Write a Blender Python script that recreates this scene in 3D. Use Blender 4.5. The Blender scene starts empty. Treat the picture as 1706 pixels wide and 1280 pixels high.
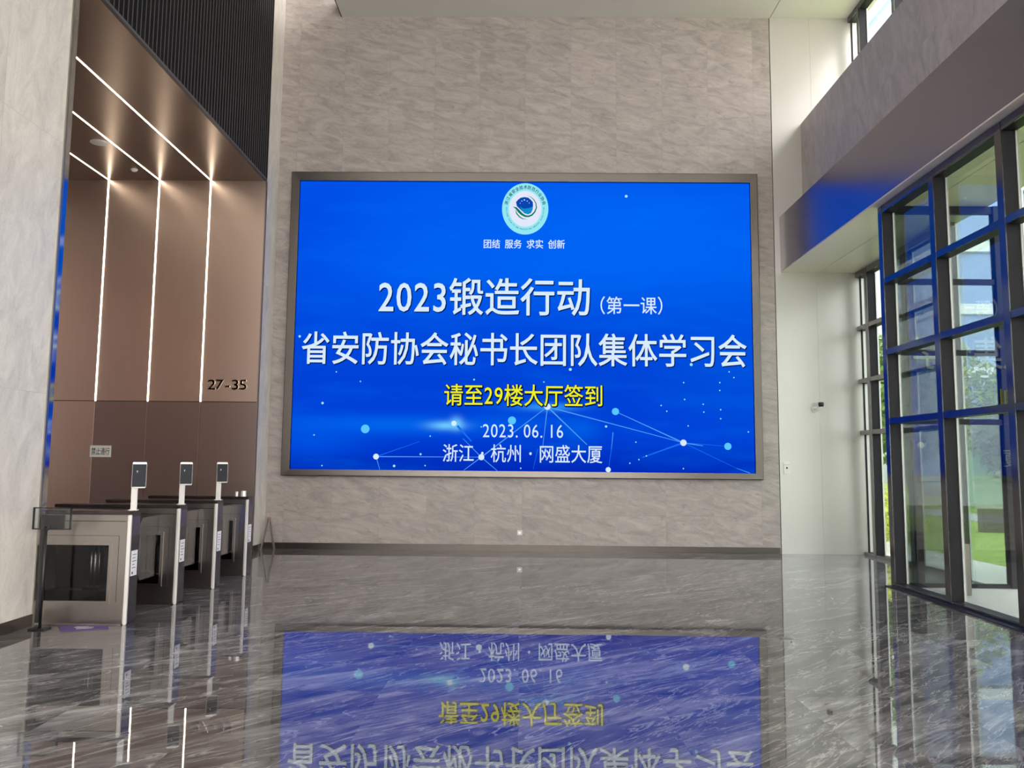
import bpy, bmesh, math, random
from mathutils import Vector, Matrix
SC = bpy.context.scene
COL = SC.collection
random.seed(7)

# ------------------------------------------------------------------ camera
F_PX, PITCH, ROLL, YAW, CAM_H = 1328.35, 0.09912, 0.00944, -0.011393, 1.5
fw = Vector((math.sin(YAW)*math.cos(PITCH), math.cos(YAW)*math.cos(PITCH), math.sin(PITCH)))
rt = Vector((math.cos(YAW), -math.sin(YAW), 0)); up = rt.cross(fw)
r2 = rt*math.cos(ROLL) + up*math.sin(ROLL)
u2 = up*math.cos(ROLL) - rt*math.sin(ROLL)
cd = bpy.data.cameras.new('camera'); cam = bpy.data.objects.new('camera', cd); COL.objects.link(cam)
cd.sensor_fit = 'HORIZONTAL'; cd.sensor_width = 36.0; cd.lens = F_PX/1706*36.0
cd.clip_start = 0.05; cd.clip_end = 400
m = Matrix((r2, u2, -fw)).transposed().to_4x4(); m.translation = (0, 0, CAM_H)
cam.matrix_world = m; SC.camera = cam

# ------------------------------------------------------------------ world, light, exposure
SKY_STRENGTH = 7.6
w = bpy.data.worlds.new('sky'); SC.world = w; w.use_nodes = True
nt = w.node_tree; nt.nodes.clear()
wo = nt.nodes.new('ShaderNodeOutputWorld'); bg = nt.nodes.new('ShaderNodeBackground')
tc = nt.nodes.new('ShaderNodeTexCoord'); sx = nt.nodes.new('ShaderNodeSeparateXYZ'); cr = nt.nodes.new('ShaderNodeValToRGB')
nt.links.new(tc.outputs['Generated'], sx.inputs[0]); nt.links.new(sx.outputs['Z'], cr.inputs[0])
cr.color_ramp.elements[0].position = 0.0; cr.color_ramp.elements[0].color = (1.0, 0.975, 0.94, 1)
cr.color_ramp.elements[1].position = 0.8; cr.color_ramp.elements[1].color = (0.94, 0.97, 1.0, 1)
nt.links.new(cr.outputs[0], bg.inputs[0]); bg.inputs[1].default_value = SKY_STRENGTH
nt.links.new(bg.outputs[0], wo.inputs[0])
sd = bpy.data.lights.new('sun', 'SUN'); sd.energy = 3.0; sd.angle = math.radians(12); sd.color = (1.0, 0.95, 0.86)
sun = bpy.data.objects.new('sun', sd); COL.objects.link(sun)
sun.rotation_euler = Vector((-0.25, -0.35, -1.0)).to_track_quat('-Z', 'Y').to_euler()
vs = SC.view_settings
SC.display_settings.display_device = 'sRGB'
vs.view_transform = 'Standard'; vs.look = 'None'; vs.gamma = 1.0; vs.exposure = 0.0; vs.use_curve_mapping = False
SC.cycles.max_bounces = 10; SC.cycles.diffuse_bounces = 4; SC.cycles.glossy_bounces = 5
SC.cycles.transparent_max_bounces = 24; SC.cycles.caustics_reflective = True; SC.cycles.sample_clamp_indirect = 6.0

# ------------------------------------------------------------------ material helpers
def s2l(*c):
    return tuple((x/255/12.92 if x/255 <= .04045 else ((x/255+.055)/1.055)**2.4) for x in c)
class NT:
    def __init__(s, name):
        s.m = bpy.data.materials.new(name); s.m.use_nodes = True; s.t = s.m.node_tree; s.t.nodes.clear()
        s.out = s.n('OutputMaterial')
    def n(s, typ, **kw):
        x = s.t.nodes.new('ShaderNode'+typ)
        for k, v in kw.items(): setattr(x, k, v)
        return x
    def l(s, a, b): s.t.links.new(a, b)
    def val(s, inp, v):
        if isinstance(v, bpy.types.NodeSocket): s.l(v, inp)
        elif isinstance(v, tuple) and len(v) == 3 and inp.type == 'RGBA': inp.default_value = (*v, 1)
        else: inp.default_value = v
    def math(s, op, a, b=0.0, c=0.0, clamp=False):
        x = s.n('Math', operation=op, use_clamp=clamp)
        for i, v in enumerate((a, b, c)): s.val(x.inputs[i], v)
        return x.outputs[0]
    def mix(s, f, a, b, mode='MIX'):
        x = s.n('Mix', data_type='RGBA', blend_type=mode)
        s.val(x.inputs[0], f); s.val(x.inputs[6], a); s.val(x.inputs[7], b)
        return x.outputs[2]
    def ramp(s, f, *stops):
        x = s.n('ValToRGB'); e = x.color_ramp.elements
        while len(e) < len(stops): e.new(.5)
        for el, (p, c) in zip(e, stops): el.position = p; el.color = (*c, 1) if isinstance(c, tuple) else (c, c, c, 1)
        s.l(f, x.inputs[0]); return x.outputs[0]
    def pos(s): return s.n('TexCoord').outputs['Object']
    def vmap(s, v, scale=(1, 1, 1), rot=(0, 0, 0), loc=(0, 0, 0)):
        x = s.n('Mapping'); s.l(v, x.inputs[0])
        x.inputs['Scale'].default_value = scale; x.inputs['Rotation'].default_value = rot; x.inputs['Location'].default_value = loc
        return x.outputs[0]
    def along(s, v, deg, scale):
        return s.vmap(s.vmap(v, rot=(0, 0, math.radians(-deg))), scale=scale)
    def noise(s, v, scale, detail=4, rough=.55, dist=0.0):
        x = s.n('TexNoise'); s.l(v, x.inputs['Vector'])
        x.inputs['Scale'].default_value = scale; x.inputs['Detail'].default_value = detail
        x.inputs['Roughness'].default_value = rough; x.inputs['Distortion'].default_value = dist
        return x.outputs['Fac']
    def bsdf(s, **kw):
        b = s.n('BsdfPrincipled')
        for k, v in kw.items(): s.val(b.inputs[k.replace('_', ' ')], v)
        s.l(b.outputs[0], s.out.inputs[0]); return b
    def bump(s, b, h, strength, dist=.01):
        x = s.n('Bump'); x.inputs['Strength'].default_value = strength; x.inputs['Distance'].default_value = dist
        s.l(h, x.inputs['Height']); s.l(x.outputs[0], b.inputs['Normal'])

def plain(name, col, rough=.5, metal=0.0, var=.06, scale=6.0, ior=1.5, streak=None):
    k = NT(name); v = k.pos()
    if streak: v = k.vmap(v, scale=streak)
    n = k.noise(v, scale, 3)
    dark = tuple(c*(1-var) for c in col); lite = tuple(min(1, c*(1+var)) for c in col)
    c = k.mix(n, dark, lite)
    r = rough if metal > .6 else k.math('MULTIPLY_ADD', n, rough*.25, rough*.87)
    k.bsdf(Base_Color=c, Roughness=r, Metallic=metal, IOR=ior)
    return k.m
def glow(name, col, strength):
    k = NT(name); e = k.n('Emission'); k.val(e.inputs[0], col); e.inputs[1].default_value = strength
    k.l(e.outputs[0], k.out.inputs[0]); return k.m
def glass(name, tint, f0, rough=0.0):
    k = NT(name); g = k.n('NewGeometry'); d = k.n('VectorMath', operation='DOT_PRODUCT')
    k.l(g.outputs['Incoming'], d.inputs[0]); k.l(g.outputs['Normal'], d.inputs[1])
    a = k.math('ABSOLUTE', d.outputs['Value'])
    p = k.math('POWER', k.math('SUBTRACT', 1.0, a, clamp=True), 5.0)
    f = k.math('MULTIPLY_ADD', p, 1-f0, f0, clamp=True)
    t = k.n('BsdfTransparent'); k.val(t.inputs[0], tint); gl = k.n('BsdfGlossy'); gl.inputs['Roughness'].default_value = rough
    mx = k.n('MixShader'); k.l(f, mx.inputs[0]); k.l(t.outputs[0], mx.inputs[1]); k.l(gl.outputs[0], mx.inputs[2])
    k.l(mx.outputs[0], k.out.inputs[0]); return k.m
def stone(name, a, b, uv='XZ', tile=(.825, 1.1), off=(0, 0), rough=.3, grain=(1.0, 5.0), veins=.35, ior=1.5, tint=.16, lean=-12):
    k = NT(name); s = k.n('SeparateXYZ'); k.l(k.pos(), s.inputs[0]); c = k.n('CombineXYZ')
    k.l(s.outputs[uv[0]], c.inputs[0]); k.l(s.outputs[uv[1]], c.inputs[1]); v = c.outputs[0]
    br = k.n('TexBrick', offset=0.0, squash=1.0); k.l(k.vmap(v, loc=(off[0], off[1], 0)), br.inputs['Vector'])
    br.inputs['Scale'].default_value = 1.0; br.inputs['Brick Width'].default_value = tile[0]; br.inputs['Row Height'].default_value = tile[1]
    br.inputs['Mortar Size'].default_value = .0022; br.inputs['Mortar Smooth'].default_value = .6
    k.val(br.inputs['Color1'], (1-tint,)*3); k.val(br.inputs['Color2'], (1.0, 1.0, 1.0)); k.val(br.inputs['Mortar'], (.72, .70, .68))
    per = k.n('VectorMath', operation='MULTIPLY_ADD'); k.l(br.outputs['Color'], per.inputs[0]); per.inputs[1].default_value = (9, 5, 0); k.l(v, per.inputs[2])
    pv = per.outputs[0]
    n1 = k.noise(k.along(pv, lean, (grain[0], grain[1], 1)), 1.6, 10, .68, .9)
    n2 = k.noise(k.along(pv, lean*1.5, (grain[0]*.7, grain[1]*.7, 1)), 4.0, 8, .68, 1.6)
    n3 = k.noise(k.along(v, lean*.7, (grain[0]*2, grain[1]*3.2, 1)), 9, 6, .65)
    base = k.mix(k.ramp(n1, (.3, 0.0), (.7, 1.0)), a, b)
    base = k.mix(k.math('MULTIPLY', k.ramp(n2, (.33, 1.0), (.44, 0.0)), veins), base, tuple(x*.55 for x in a))
    base = k.mix(k.math('MULTIPLY', k.ramp(n3, (.45, 0.0), (.75, 1.0)), .22), base, tuple(min(1, x*1.3) for x in b))
    base = k.mix(1.0, base, br.outputs['Color'], 'MULTIPLY')
    k.bsdf(Base_Color=base, Roughness=rough, IOR=ior)
    return k.m

M = {}
M['wall'] = stone('grey_stone', s2l(146, 137, 133), s2l(188, 178, 172), 'XZ', off=(-.035, -.62), rough=.38, grain=(1.3, 4.2), veins=.45, tint=.08)
M['pillar'] = stone('pale_stone', s2l(196, 188, 182), s2l(230, 222, 214), 'YZ', tile=(.92, 2.4), off=(.0, .3), rough=.3, grain=(3.2, 1.3), veins=.2, tint=.06)
M['beamstone'] = stone('beam_stone', s2l(150, 143, 144), s2l(186, 180, 180), 'YZ', tile=(1.2, 2.4), off=(.3, .4), rough=.35, grain=(3.5, 1.2), veins=.14, tint=.05)
M['ceiling'] = plain('white_ceiling_paint', s2l(232, 228, 224), .6, var=.015)
M['void'] = plain('cove_paint', s2l(206, 198, 186), .7, var=.02)
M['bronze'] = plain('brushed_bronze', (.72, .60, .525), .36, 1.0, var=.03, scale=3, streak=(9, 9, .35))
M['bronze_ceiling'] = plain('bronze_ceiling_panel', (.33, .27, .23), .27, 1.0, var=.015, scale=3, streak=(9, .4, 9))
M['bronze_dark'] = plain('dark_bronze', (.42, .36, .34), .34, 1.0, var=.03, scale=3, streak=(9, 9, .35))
M['frame'] = plain('screen_frame_bronze', (.15, .136, .122), .32, 1.0, var=.08, scale=2)
M['joint'] = plain('joint_black', (.012, .011, .011), .6)
M['slat'] = plain('black_slat', (.007, .006, .007), .6, 0, ior=1.2)
M['fin'] = plain('slat_edge', (.10, .092, .098), .4, .3)
M['jamb'] = plain('polished_jamb_metal', (.55, .53, .50), .07, 1.0, var=.03)
M['jamb_satin'] = plain('satin_jamb_metal', (.36, .34, .30), .3, 1.0, var=.05)
M['white_panel'] = plain('satin_white_panel', (.60, .575, .545), .30, .35, var=.02, scale=2)
M['soffit'] = plain('satin_soffit_panel', (.86, .77, .69), .34, .2, var=.02, scale=2)
M['fascia'] = plain('grey_metal_fascia', (.31, .295, .335), .25, 1.0, var=.04, scale=2)
M['mullion'] = plain('matt_charcoal_mullion', (.026, .026, .031), .45, 0, var=.08, ior=1.25)
M['cap'] = plain('gloss_charcoal_cap', (.014, .014, .016), .14, 0, var=.08, ior=2.0)
M['bead'] = plain('aluminium_bead', (.78, .78, .76), .35, .2, var=.03)
M['base'] = plain('baseboard_metal', (.095, .084, .076), .36, 1.0, var=.08, streak=(.5, .5, 9))
M['glass'] = glass('coated_glazing', (.61, .64, .635), .09)
M['high_glass'] = glass('high_window_glazing', (.94, .93, .92), .05)
M['side_glass'] = glass('vestibule_glazing', (.74, .80, .785), .06)
M['clear'] = glass('clear_glass', (.90, .92, .92), .025)
M['smoke'] = glass('smoked_glass', (.62, .62, .63), .02)
M['steel'] = plain('brushed_steel', (.33, .295, .275), .28, 1.0, var=.02, scale=4, streak=(.4, 9, 9))
M['steel_lite'] = plain('bright_steel_edge', (.86, .83, .80), .3, .35, var=.03)
M['steel_dark'] = plain('dark_top_plate', (.065, .055, .052), .22, .7, var=.1)
M['chrome'] = plain('chrome', (.75, .75, .73), .12, 1.0, var=.03)
M['black'] = plain('black_satin', (.010, .010, .011), .35, 0)
M['black_gloss'] = plain('black_glass', (.012, .014, .02), .1, 0, ior=1.2)
M['end'] = plain('dark_end_panel', (.11, .105, .12), .2, .8, var=.05)
M['reader'] = plain('violet_reader_window', (.07, .055, .11), .12, .2)
M['white'] = plain('white_plastic', (.80, .78, .76), .4, 0, var=.02)
M['sticker'] = plain('white_sticker', (.82, .80, .84), .5, 0, var=.02)
M['ink'] = plain('black_ink', (.02, .02, .025), .5)
M['violet'] = plain('violet_card', (.11, .075, .21), .6, 0, var=.05, ior=1.25)
M['paper'] = plain('white_paper', (.88, .88, .86), .6, var=.02)
M['pave'] = plain('pale_paving', s2l(200, 197, 190), .6, 0, var=.05, scale=3)
M['road'] = plain('grey_road', s2l(150, 152, 150), .7, 0, var=.05)
M['lawn'] = plain('lawn_green', s2l(128, 150, 66), .9, 0, var=.25, scale=5)
M['bark'] = plain('bark', s2l(84, 72, 58), .8, 0, var=.3, scale=14)
M['plaque'] = plain('dark_plaque', s2l(70, 66, 70), .5)
M['slab_white'] = plain('white_facade_band', s2l(226, 228, 230), .5)
M['tower_glass'] = plain('tower_glazing', s2l(120, 150, 190), .12, .3, var=.2, scale=.5)
M['hut'] = plain('pale_green_panel', s2l(140, 190, 160), .4)
def leafmat(name, a, b):
    k = NT(name); n = k.noise(k.pos(), 2.3, 3)
    k.bsdf(Base_Color=k.mix(k.ramp(n, (.3, 0.0), (.7, 1.0)), s2l(*a), s2l(*b)), Roughness=.55); return k.m
M['leaf'] = leafmat('dark_leaves', (46, 70, 34), (104, 134, 60))
M['leaf_mid'] = leafmat('green_leaves', (70, 100, 40), (140, 170, 74))
M['leaf_yellow'] = leafmat('yellow_green_leaves', (150, 165, 30), (214, 222, 70))
M['led'] = glow('warm_white_led', (1.0, .84, .66), 14.0)
M['cove'] = glow('cove_led', (1.0, .80, .55), 4.0)
M['lamp'] = glow('terminal_lamp', (1, 1, 1), 2.2)
M['blue_reflection'] = glow('blue_reflection', (.03, .22, 1.0), 1.6)  # self-lit colour of the screen reflection on the glass wing

def floor_mat():
    k = NT('polished_marble'); p = k.pos()
    br = k.n('TexBrick', offset=0.0); k.l(p, br.inputs['Vector'])
    br.inputs['Scale'].default_value = 1; br.inputs['Brick Width'].default_value = .9; br.inputs['Row Height'].default_value = 1.8
    br.inputs['Mortar Size'].default_value = .0012; k.val(br.inputs['Color1'], (0.0, 0, 0)); k.val(br.inputs['Color2'], (1.0, 1, 1)); k.val(br.inputs['Mortar'], (.5, .5, .5))
    sh = k.n('VectorMath', operation='MULTIPLY_ADD'); k.l(br.outputs['Color'], sh.inputs[0]); sh.inputs[1].default_value = (3, 2, 0); k.l(p, sh.inputs[2])
    v = k.along(sh.outputs[0], 36, (.5, 2.2, 1))
    n1 = k.noise(v, .95, 8, .60, 1.8)
    n0 = k.noise(k.along(p, 30, (.5, 1.2, 1)), .55, 3, .5, 1.0)
    v2 = k.along(sh.outputs[0], 44, (.5, 2.6, 1))
    n2 = k.noise(v2, 1.25, 8, .58, 2.6)
    n3 = k.noise(k.along(p, 38, (.8, 4.0, 1)), 3.2, 6, .6, 1.2)
    c = k.ramp(n1, (.28, s2l(40, 39, 41)), (.45, s2l(90, 88, 89)), (.57, s2l(118, 116, 117)), (.75, s2l(178, 176, 177)))
    wv = k.ramp(k.math('ABSOLUTE', k.math('SUBTRACT', n2, .52)), (0.0, 1.0), (.018, 0.0))
    c = k.mix(k.math('MULTIPLY', wv, .38), c, s2l(232, 229, 227))
    dk = k.ramp(n2, (.32, 1.0), (.41, 0.0)); c = k.mix(k.math('MULTIPLY', dk, .55), c, s2l(34, 32, 34))
    c = k.mix(k.math('MULTIPLY', k.ramp(n3, (.50, 0.0), (.72, 1.0)), .3), c, s2l(190, 186, 184))
    c = k.mix(k.math('MULTIPLY', k.ramp(n3, (.28, 1.0), (.42, 0.0)), .35), c, s2l(52, 49, 50))
    c = k.mix(.8, c, k.ramp(n0, (.32, .58), (.68, 1.2)), 'MULTIPLY')
    b = k.bsdf(Base_Color=c, Roughness=.01, IOR=2.2)
    k.bump(b, k.noise(p, 3.0, 2, .5), .014, .012)
    return k.m
M['floor'] = floor_mat()

# ------------------------------------------------------------------ mesh helpers
class MB:
    def __init__(s): s.v, s.f, s.mi = [], [], []
    def add(s, vs, fs, mi=0):
        o = len(s.v); s.v += [tuple(p) for p in vs]; s.f += [tuple(i+o for i in f) for f in fs]; s.mi += [mi]*len(fs); return s
    def box(s, x0, x1, y0, y1, z0, z1, mi=0, bev=0.0):
        if x0 > x1: x0, x1 = x1, x0
        if y0 > y1: y0, y1 = y1, y0
        if bev <= 0:
            vs = [(x, y, z) for x in (x0, x1) for y in (y0, y1) for z in (z0, z1)]
            return s.add(vs, [(0, 1, 3, 2), (4, 6, 7, 5), (0, 4, 5, 1), (2, 3, 7, 6), (0, 2, 6, 4), (1, 5, 7, 3)], mi)
        bm = bmesh.new(); bmesh.ops.create_cube(bm, size=1)
        for q in bm.verts: q.co = ((x0+x1)/2+q.co.x*(x1-x0), (y0+y1)/2+q.co.y*(y1-y0), (z0+z1)/2+q.co.z*(z1-z0))
        bmesh.ops.bevel(bm, geom=bm.edges[:], offset=min(bev, .45*min(x1-x0, y1-y0, z1-z0)), segments=2, affect='EDGES')
        bm.verts.index_update()
        s.add([q.co[:] for q in bm.verts], [[q.index for q in f.verts] for f in bm.faces], mi); bm.free(); return s
    def tube(s, pts, r, n=12, mi=0):
        pts = [Vector(p) for p in pts]; rs = r if isinstance(r, (list, tuple)) else [r]*len(pts); rings = []
        for i, p in enumerate(pts):
            d = (pts[min(i+1, len(pts)-1)]-pts[max(i-1, 0)]).normalized()
            a = d.orthogonal().normalized() if i == 0 else (a-d*a.dot(d)).normalized()
            b = d.cross(a); rings.append([p+(a*math.cos(t)+b*math.sin(t))*rs[i] for t in [2*math.pi*j/n for j in range(n)]])
        vs = [q for g in rings for q in g]; fs = []
        for i in range(len(rings)-1):
            for j in range(n): fs.append((i*n+j, i*n+(j+1) % n, (i+1)*n+(j+1) % n, (i+1)*n+j))
        fs.append(tuple(range(n))[::-1]); fs.append(tuple((len(rings)-1)*n+j for j in range(n)))
        return s.add(vs, fs, mi)
    def beam(s, p, q, wx, wy, up=(0, 0, 1), mi=0):
        p, q = Vector(p), Vector(q); d = (q-p).normalized(); a = d.cross(Vector(up)).normalized(); b = a.cross(d)
        vs = [e+a*sa*wx/2+b*sb*wy/2 for e in (p, q) for sa, sb in ((-1, -1), (1, -1), (1, 1), (-1, 1))]
        return s.add(vs, [(3, 2, 1, 0), (4, 5, 6, 7), (0, 1, 5, 4), (1, 2, 6, 5), (2, 3, 7, 6), (3, 0, 4, 7)], mi)
    def build(s, name, mats, parent=None, origin=None, smooth=False):
        me = bpy.data.meshes.new(name); o3 = Vector(origin) if origin else Vector((0, 0, 0))
        me.from_pydata([tuple(Vector(p)-o3) for p in s.v], [], s.f)
        for mm in (mats if isinstance(mats, (list, tuple)) else [mats]): me.materials.append(M[mm] if isinstance(mm, str) else mm)
        for p, i in zip(me.polygons, s.mi): p.material_index = i; p.use_smooth = smooth
        me.update(); o = bpy.data.objects.new(name, me); COL.objects.link(o); o.location = o3
        if parent: o.parent = parent
        return o
def tag(o, label=None, cat=None, group=None, kind=None):
    for k, v in (('label', label), ('category', cat), ('group', group), ('kind', kind)):
        if v: o[k] = v
    return o
def empty(name, loc=(0, 0, 0), **kw):
    o = bpy.data.objects.new(name, None); COL.objects.link(o); o.location = loc; o.empty_display_size = .1
    return tag(o, **kw)
def struct(o, label, cat='wall'): return tag(o, label, cat, kind='structure')

# ------------------------------------------------------------------ room shell
D = 13.9; XL = -4.4; XS = 4.47; CZ = 9.65
b = MB(); b.box(-9, 4.76, -6, 14.2, -.12, 0); b.box(4.76, 6.06, 10.26, 14.2, -.12, 0); b.box(4.76, 6.06, -6, 3.6, -.12, 0)
struct(b.build('floor', 'floor'), 'polished grey marble lobby floor mirroring the blue screen', 'floor')
b = MB(); b.box(-4.42, XS, D, D+.3, 0, 11.2)
struct(b.build('wall_back', 'wall'), 'grey veined stone wall behind the blue screen')
b = MB(); b.box(XS+.012, 5.2, D-.004, D+.3, 0, CZ+.1, bev=.002); b.box(5.202, 6.2, D-.004, D+.3, 0, CZ+.1, bev=.002); b.box(XS, XS+.012, D+.02, D+.3, 0, CZ+.1, 1)
b.box(5.199, 5.203, D+.001, D+.3, 0, CZ+.1, 0)
struct(b.build('wall_back_panel', ['white_panel', 'joint']), 'satin white metal wall panels beside the glazing')
b = MB(); b.box(-5.3, XL, -6, 7.34, 0, 11.2)
struct(b.build('wall_left', 'pillar'), 'pale stone pillar wall beside the turnstiles')
b = MB(); b.box(-5.3, XL, 13.26, D+.3, 0, 11.2)
struct(b.build('wall_left_far', 'pillar'), 'narrow pale stone return between bronze recess and screen wall')
# ceiling
b = MB(); b.box(-3.35, 4.49, -6, D+.002, CZ, CZ+.25); b.box(4.505, 6.2, -6, D+.28, CZ+.004, CZ+.25); b.box(4.47, 4.53, -6, D, CZ+.02, CZ+.25, 1); b.box(-3.365, -3.35, -6, D, CZ-.003, CZ+.25, 1)
struct(b.build('ceiling', ['ceiling', 'joint']), 'white lobby ceiling with a dark joint', 'ceiling')
b = MB(); b.box(-5.3, -2.0, -6, D+.3, 11.2, 11.4)
struct(b.build('ceiling_void', 'void'), 'upper ceiling of the cove above the slatted wall', 'ceiling')
b = MB(); b.box(-3.30, -3.26, -5.5, D-.1, CZ+.26, CZ+.30)
struct(b.build('trim_1', 'cove'), 'warm cove light strip on top of the dropped ceiling', 'light')
# recess
HZ = 6.29; RY = 13.25; RX = -9.0
LX = (-7.125, -6.245, -5.358)
b = MB(); b.box(RX, XL, RY, RY+.05, 0, HZ, 1)
ed = (RX,)+LX+(XL,)
for i in range(4):
    x0, x1 = ed[i]+.009, ed[i+1]-.009
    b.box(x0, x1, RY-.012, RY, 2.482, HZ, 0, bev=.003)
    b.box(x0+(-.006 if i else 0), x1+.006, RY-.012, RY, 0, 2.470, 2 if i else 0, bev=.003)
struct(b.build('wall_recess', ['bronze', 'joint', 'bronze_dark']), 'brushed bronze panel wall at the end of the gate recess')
b = MB(); b.box(RX-.1, RX, 7.0, RY+.05, 0, HZ)
struct(b.build('wall_recess_side', 'bronze'), 'bronze side wall deep inside the gate recess')
b = MB(); b.box(RX, -5.3, 7.2, 7.34, 0, HZ)
struct(b.build('wall_recess_front', 'bronze'), 'bronze inner wall behind the pale stone pillar')
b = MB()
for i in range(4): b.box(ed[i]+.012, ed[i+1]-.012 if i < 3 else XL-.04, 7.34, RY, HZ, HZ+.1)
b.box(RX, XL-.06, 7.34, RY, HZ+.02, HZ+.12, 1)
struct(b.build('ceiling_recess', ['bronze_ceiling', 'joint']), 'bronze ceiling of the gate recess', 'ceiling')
for i, x in enumerate(LX):
    o = empty('strip_light', (x, RY-.02, 2.476), label=('white LED line bending from ceiling to bronze wall, deepest into the recess beside the pillar', 'white LED line bending from ceiling to bronze wall, between its two neighbours', 'white LED line bending from ceiling to bronze wall, beside the raised 27-35 lettering')[i], cat='light', group='LED lines of the gate recess')
    MB().box(-.009, .009, -.0, .015, 0, HZ-2.476).build('wall_strip', 'led', o)
    MB().box(-.009, .009, 7.35-RY, .015, HZ-2.476-.004, HZ-2.476+.02).build('ceiling_strip', 'led', o)
# slatted wall above the recess
b = MB(); b.box(-4.56, -4.44, 7.34, 13.26, HZ+.03, 11.2, 0); b.box(-4.44, XL+.006, 7.34, 13.26, HZ, HZ+.035, 1)
sl = struct(b.build('wall_left_slatted', ['slat', 'fin']), 'black vertically slatted cladding above the bronze recess')
b = MB(); y = 7.37
while y < 13.22:
    b.box(-4.44, XL+.0, y, y+.080, HZ+.036, 11.2, 0); b.box(-4.43, XL+.008, y+.083, y+.089, HZ+.036, 11.2, 1); y += .1  # paler fins stand in for light caught by slat gaps and edges
tag(b.build('slat', ['slat', 'fin'], sl), kind='structure')
# jamb of the opening
b = MB(); b.box(XL-.02, XL+.012, 7.32, 7.352, 0, 11.2, 1); b.box(XL-.3, XL+.006, 7.352, 7.43, 0, HZ, 0)
struct(b.build('trim_2', ['jamb', 'jamb_satin']), 'polished metal jamb on the edge of the stone pillar', 'trim')
b = MB(); b.box(XL-.012, XL+.006, 13.235, 13.262, 0, HZ, 0)
struct(b.build('trim_3', ['bronze_dark']), 'dark bronze jamb at the far end of the recess', 'trim')
# baseboards
b = MB(); b.box(XL+.012, 4.46, D-.012, D, 0, .105)
struct(b.build('baseboard_back', 'base'), 'brown metal baseboard under the screen wall', 'baseboard')
b = MB(); b.box(XL, XL+.012, -6, 7.32, 0, .105)
struct(b.build('baseboard_left', 'base'), 'brown metal baseboard of the stone pillar', 'baseboard')
b = MB(); b.box(XL, XL+.012, 13.265, D, 0, .105)
struct(b.build('baseboard_left_far', 'base'), 'short brown metal baseboard by the folding stand', 'baseboard')
# stone beam, metal fascia, soffit
b = MB(); b.box(5.0, 6.1, -6, D-.004, 5.2, 7.635)
struct(b.build('beam', 'beamstone'), 'long grey stone beam under the high windows', 'beam')
b = MB(); b.box(4.58, 5.0, -6, D-.004, 4.93, 5.91)
struct(b.build('beam_fascia', 'fascia'), 'dark metal fascia beam reflecting the blue screen', 'beam')
b = MB(); b.box(4.585, 5.24, -6, D-.004, 4.91, 4.93, bev=.003); b.box(5.247, 6.1, -6, D-.004, 4.91, 4.93, bev=.003)
struct(b.build('ceiling_soffit', 'soffit'), 'satin beige soffit over the entrance glazing', 'ceiling')

# ------------------------------------------------------------------ glazing
LEV = (2.08, 2.97, 3.90)
def curtain(name, X, ys, z0, z1, levels, dep, label, mw=.11, th=.075, bead=True, panes=True, gm='glass'):
    """glazed wall in the plane x = X, mullions reach into the hall (towards -x)"""
    root = empty(name, (X, ys[0], z0), label=label, cat='window', kind='structure'); R = Vector((X, ys[0], z0))
    P = lambda mb, nm, mt: mb.build(nm, mt, root)
    for y in ys:
        q = MB(); q.box(.012, dep, y-R.y+.003, y+mw-R.y-.003, 0, z1-z0); q.box(0, .0125, y-R.y, y+mw-R.y, 0, z1-z0, 1, bev=.004); P(q, 'mullion', ['mullion', 'cap'])
        if bead:
            q = MB(); q.box(dep-.012, dep+.012, y-.012-R.y, y-R.y, .02, z1-z0-.02); P(q, 'glazing_bead', 'bead')
    lv = [(z0, z0+.05)] + [(l-th/2, l+th/2) for l in levels] + [(z1-.10, z1)]
    for i in range(len(ys)-1):
        ya, yb = ys[i+1]+mw, ys[i]-.012
        for a, c in lv:
            q = MB(); q.box(.012, dep, ya-R.y, yb-R.y, a-z0+.002, c-z0-.002); q.box(0, .0125, ya-R.y, yb-R.y, a-z0, c-z0, 1); P(q, 'transom', ['mullion', 'cap'])
        if panes:
            for (a0, a1), (c0, c1) in zip(lv[:-1], lv[1:]):
                q = MB(); q.box(dep-.006, dep+.006, ya-.01-R.y, yb+.005-R.y, a1-z0-.01, c0-z0+.01); P(q, 'pane', gm)
    return root
ys = [8.92+1.3*k for k in (1, 0, -1, -2, -3, -4)]
w1 = curtain('window_1', 4.70, ys, 0, 4.905, LEV, .155, 'dark framed entrance glazing bay projecting into the lobby')
# side wall of the vestibule, across to the outer doors
def panel_y(root, name_prefix, Y, x0, x1, z1, levels):
    R = root.location
    lv = [(0, .05)] + [(l-.035, l+.035) for l in levels] + [(z1-.1, z1)]
    for a, c in lv:
        MB().box(x0-R.x, x1-R.x, Y-R.y, Y+.06-R.y, a, c).build('transom', 'mullion', root)
    for (a0, a1), (c0, c1) in zip(lv[:-1], lv[1:]):
        MB().box(x0-R.x-.005, x1-R.x+.005, Y+.024-R.y, Y+.036-R.y, a1-.01, c0+.01).build('pane', 'side_glass', root)
panel_y(w1, 'side', 10.225, 4.856, 6.14, 4.905, LEV)
MB().box(6.14-4.7, 6.22-4.7, 10.20-w1.location.y, 10.31-w1.location.y, 0, 4.905, bev=.004).build('mullion', 'mullion', w1)
w4 = curtain('window_4', 6.10, [8.85, 6.2, 3.6], 0, 4.905, LEV, .12, 'outer glazing of the entrance vestibule', gm='high_glass')
w2 = curtain('window_2', 5.88, [13.897, 13.43, 12.13, 10.9], 0, 4.905, LEV, .155, 'dark framed glazing between white panel wall and entrance bay')
w3 = curtain('window_3', 5.90, [13.897, 13.43, 12.13, 10.9, 9.6, 8.3, 7.0, 5.7, 4.4, 3.1, 1.8, .5, -.8, -2.1, -3.4, -4.7, -5.9], 7.645, CZ, (), .155, 'high strip window above the stone beam', mw=.09, gm='high_glass')
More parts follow.
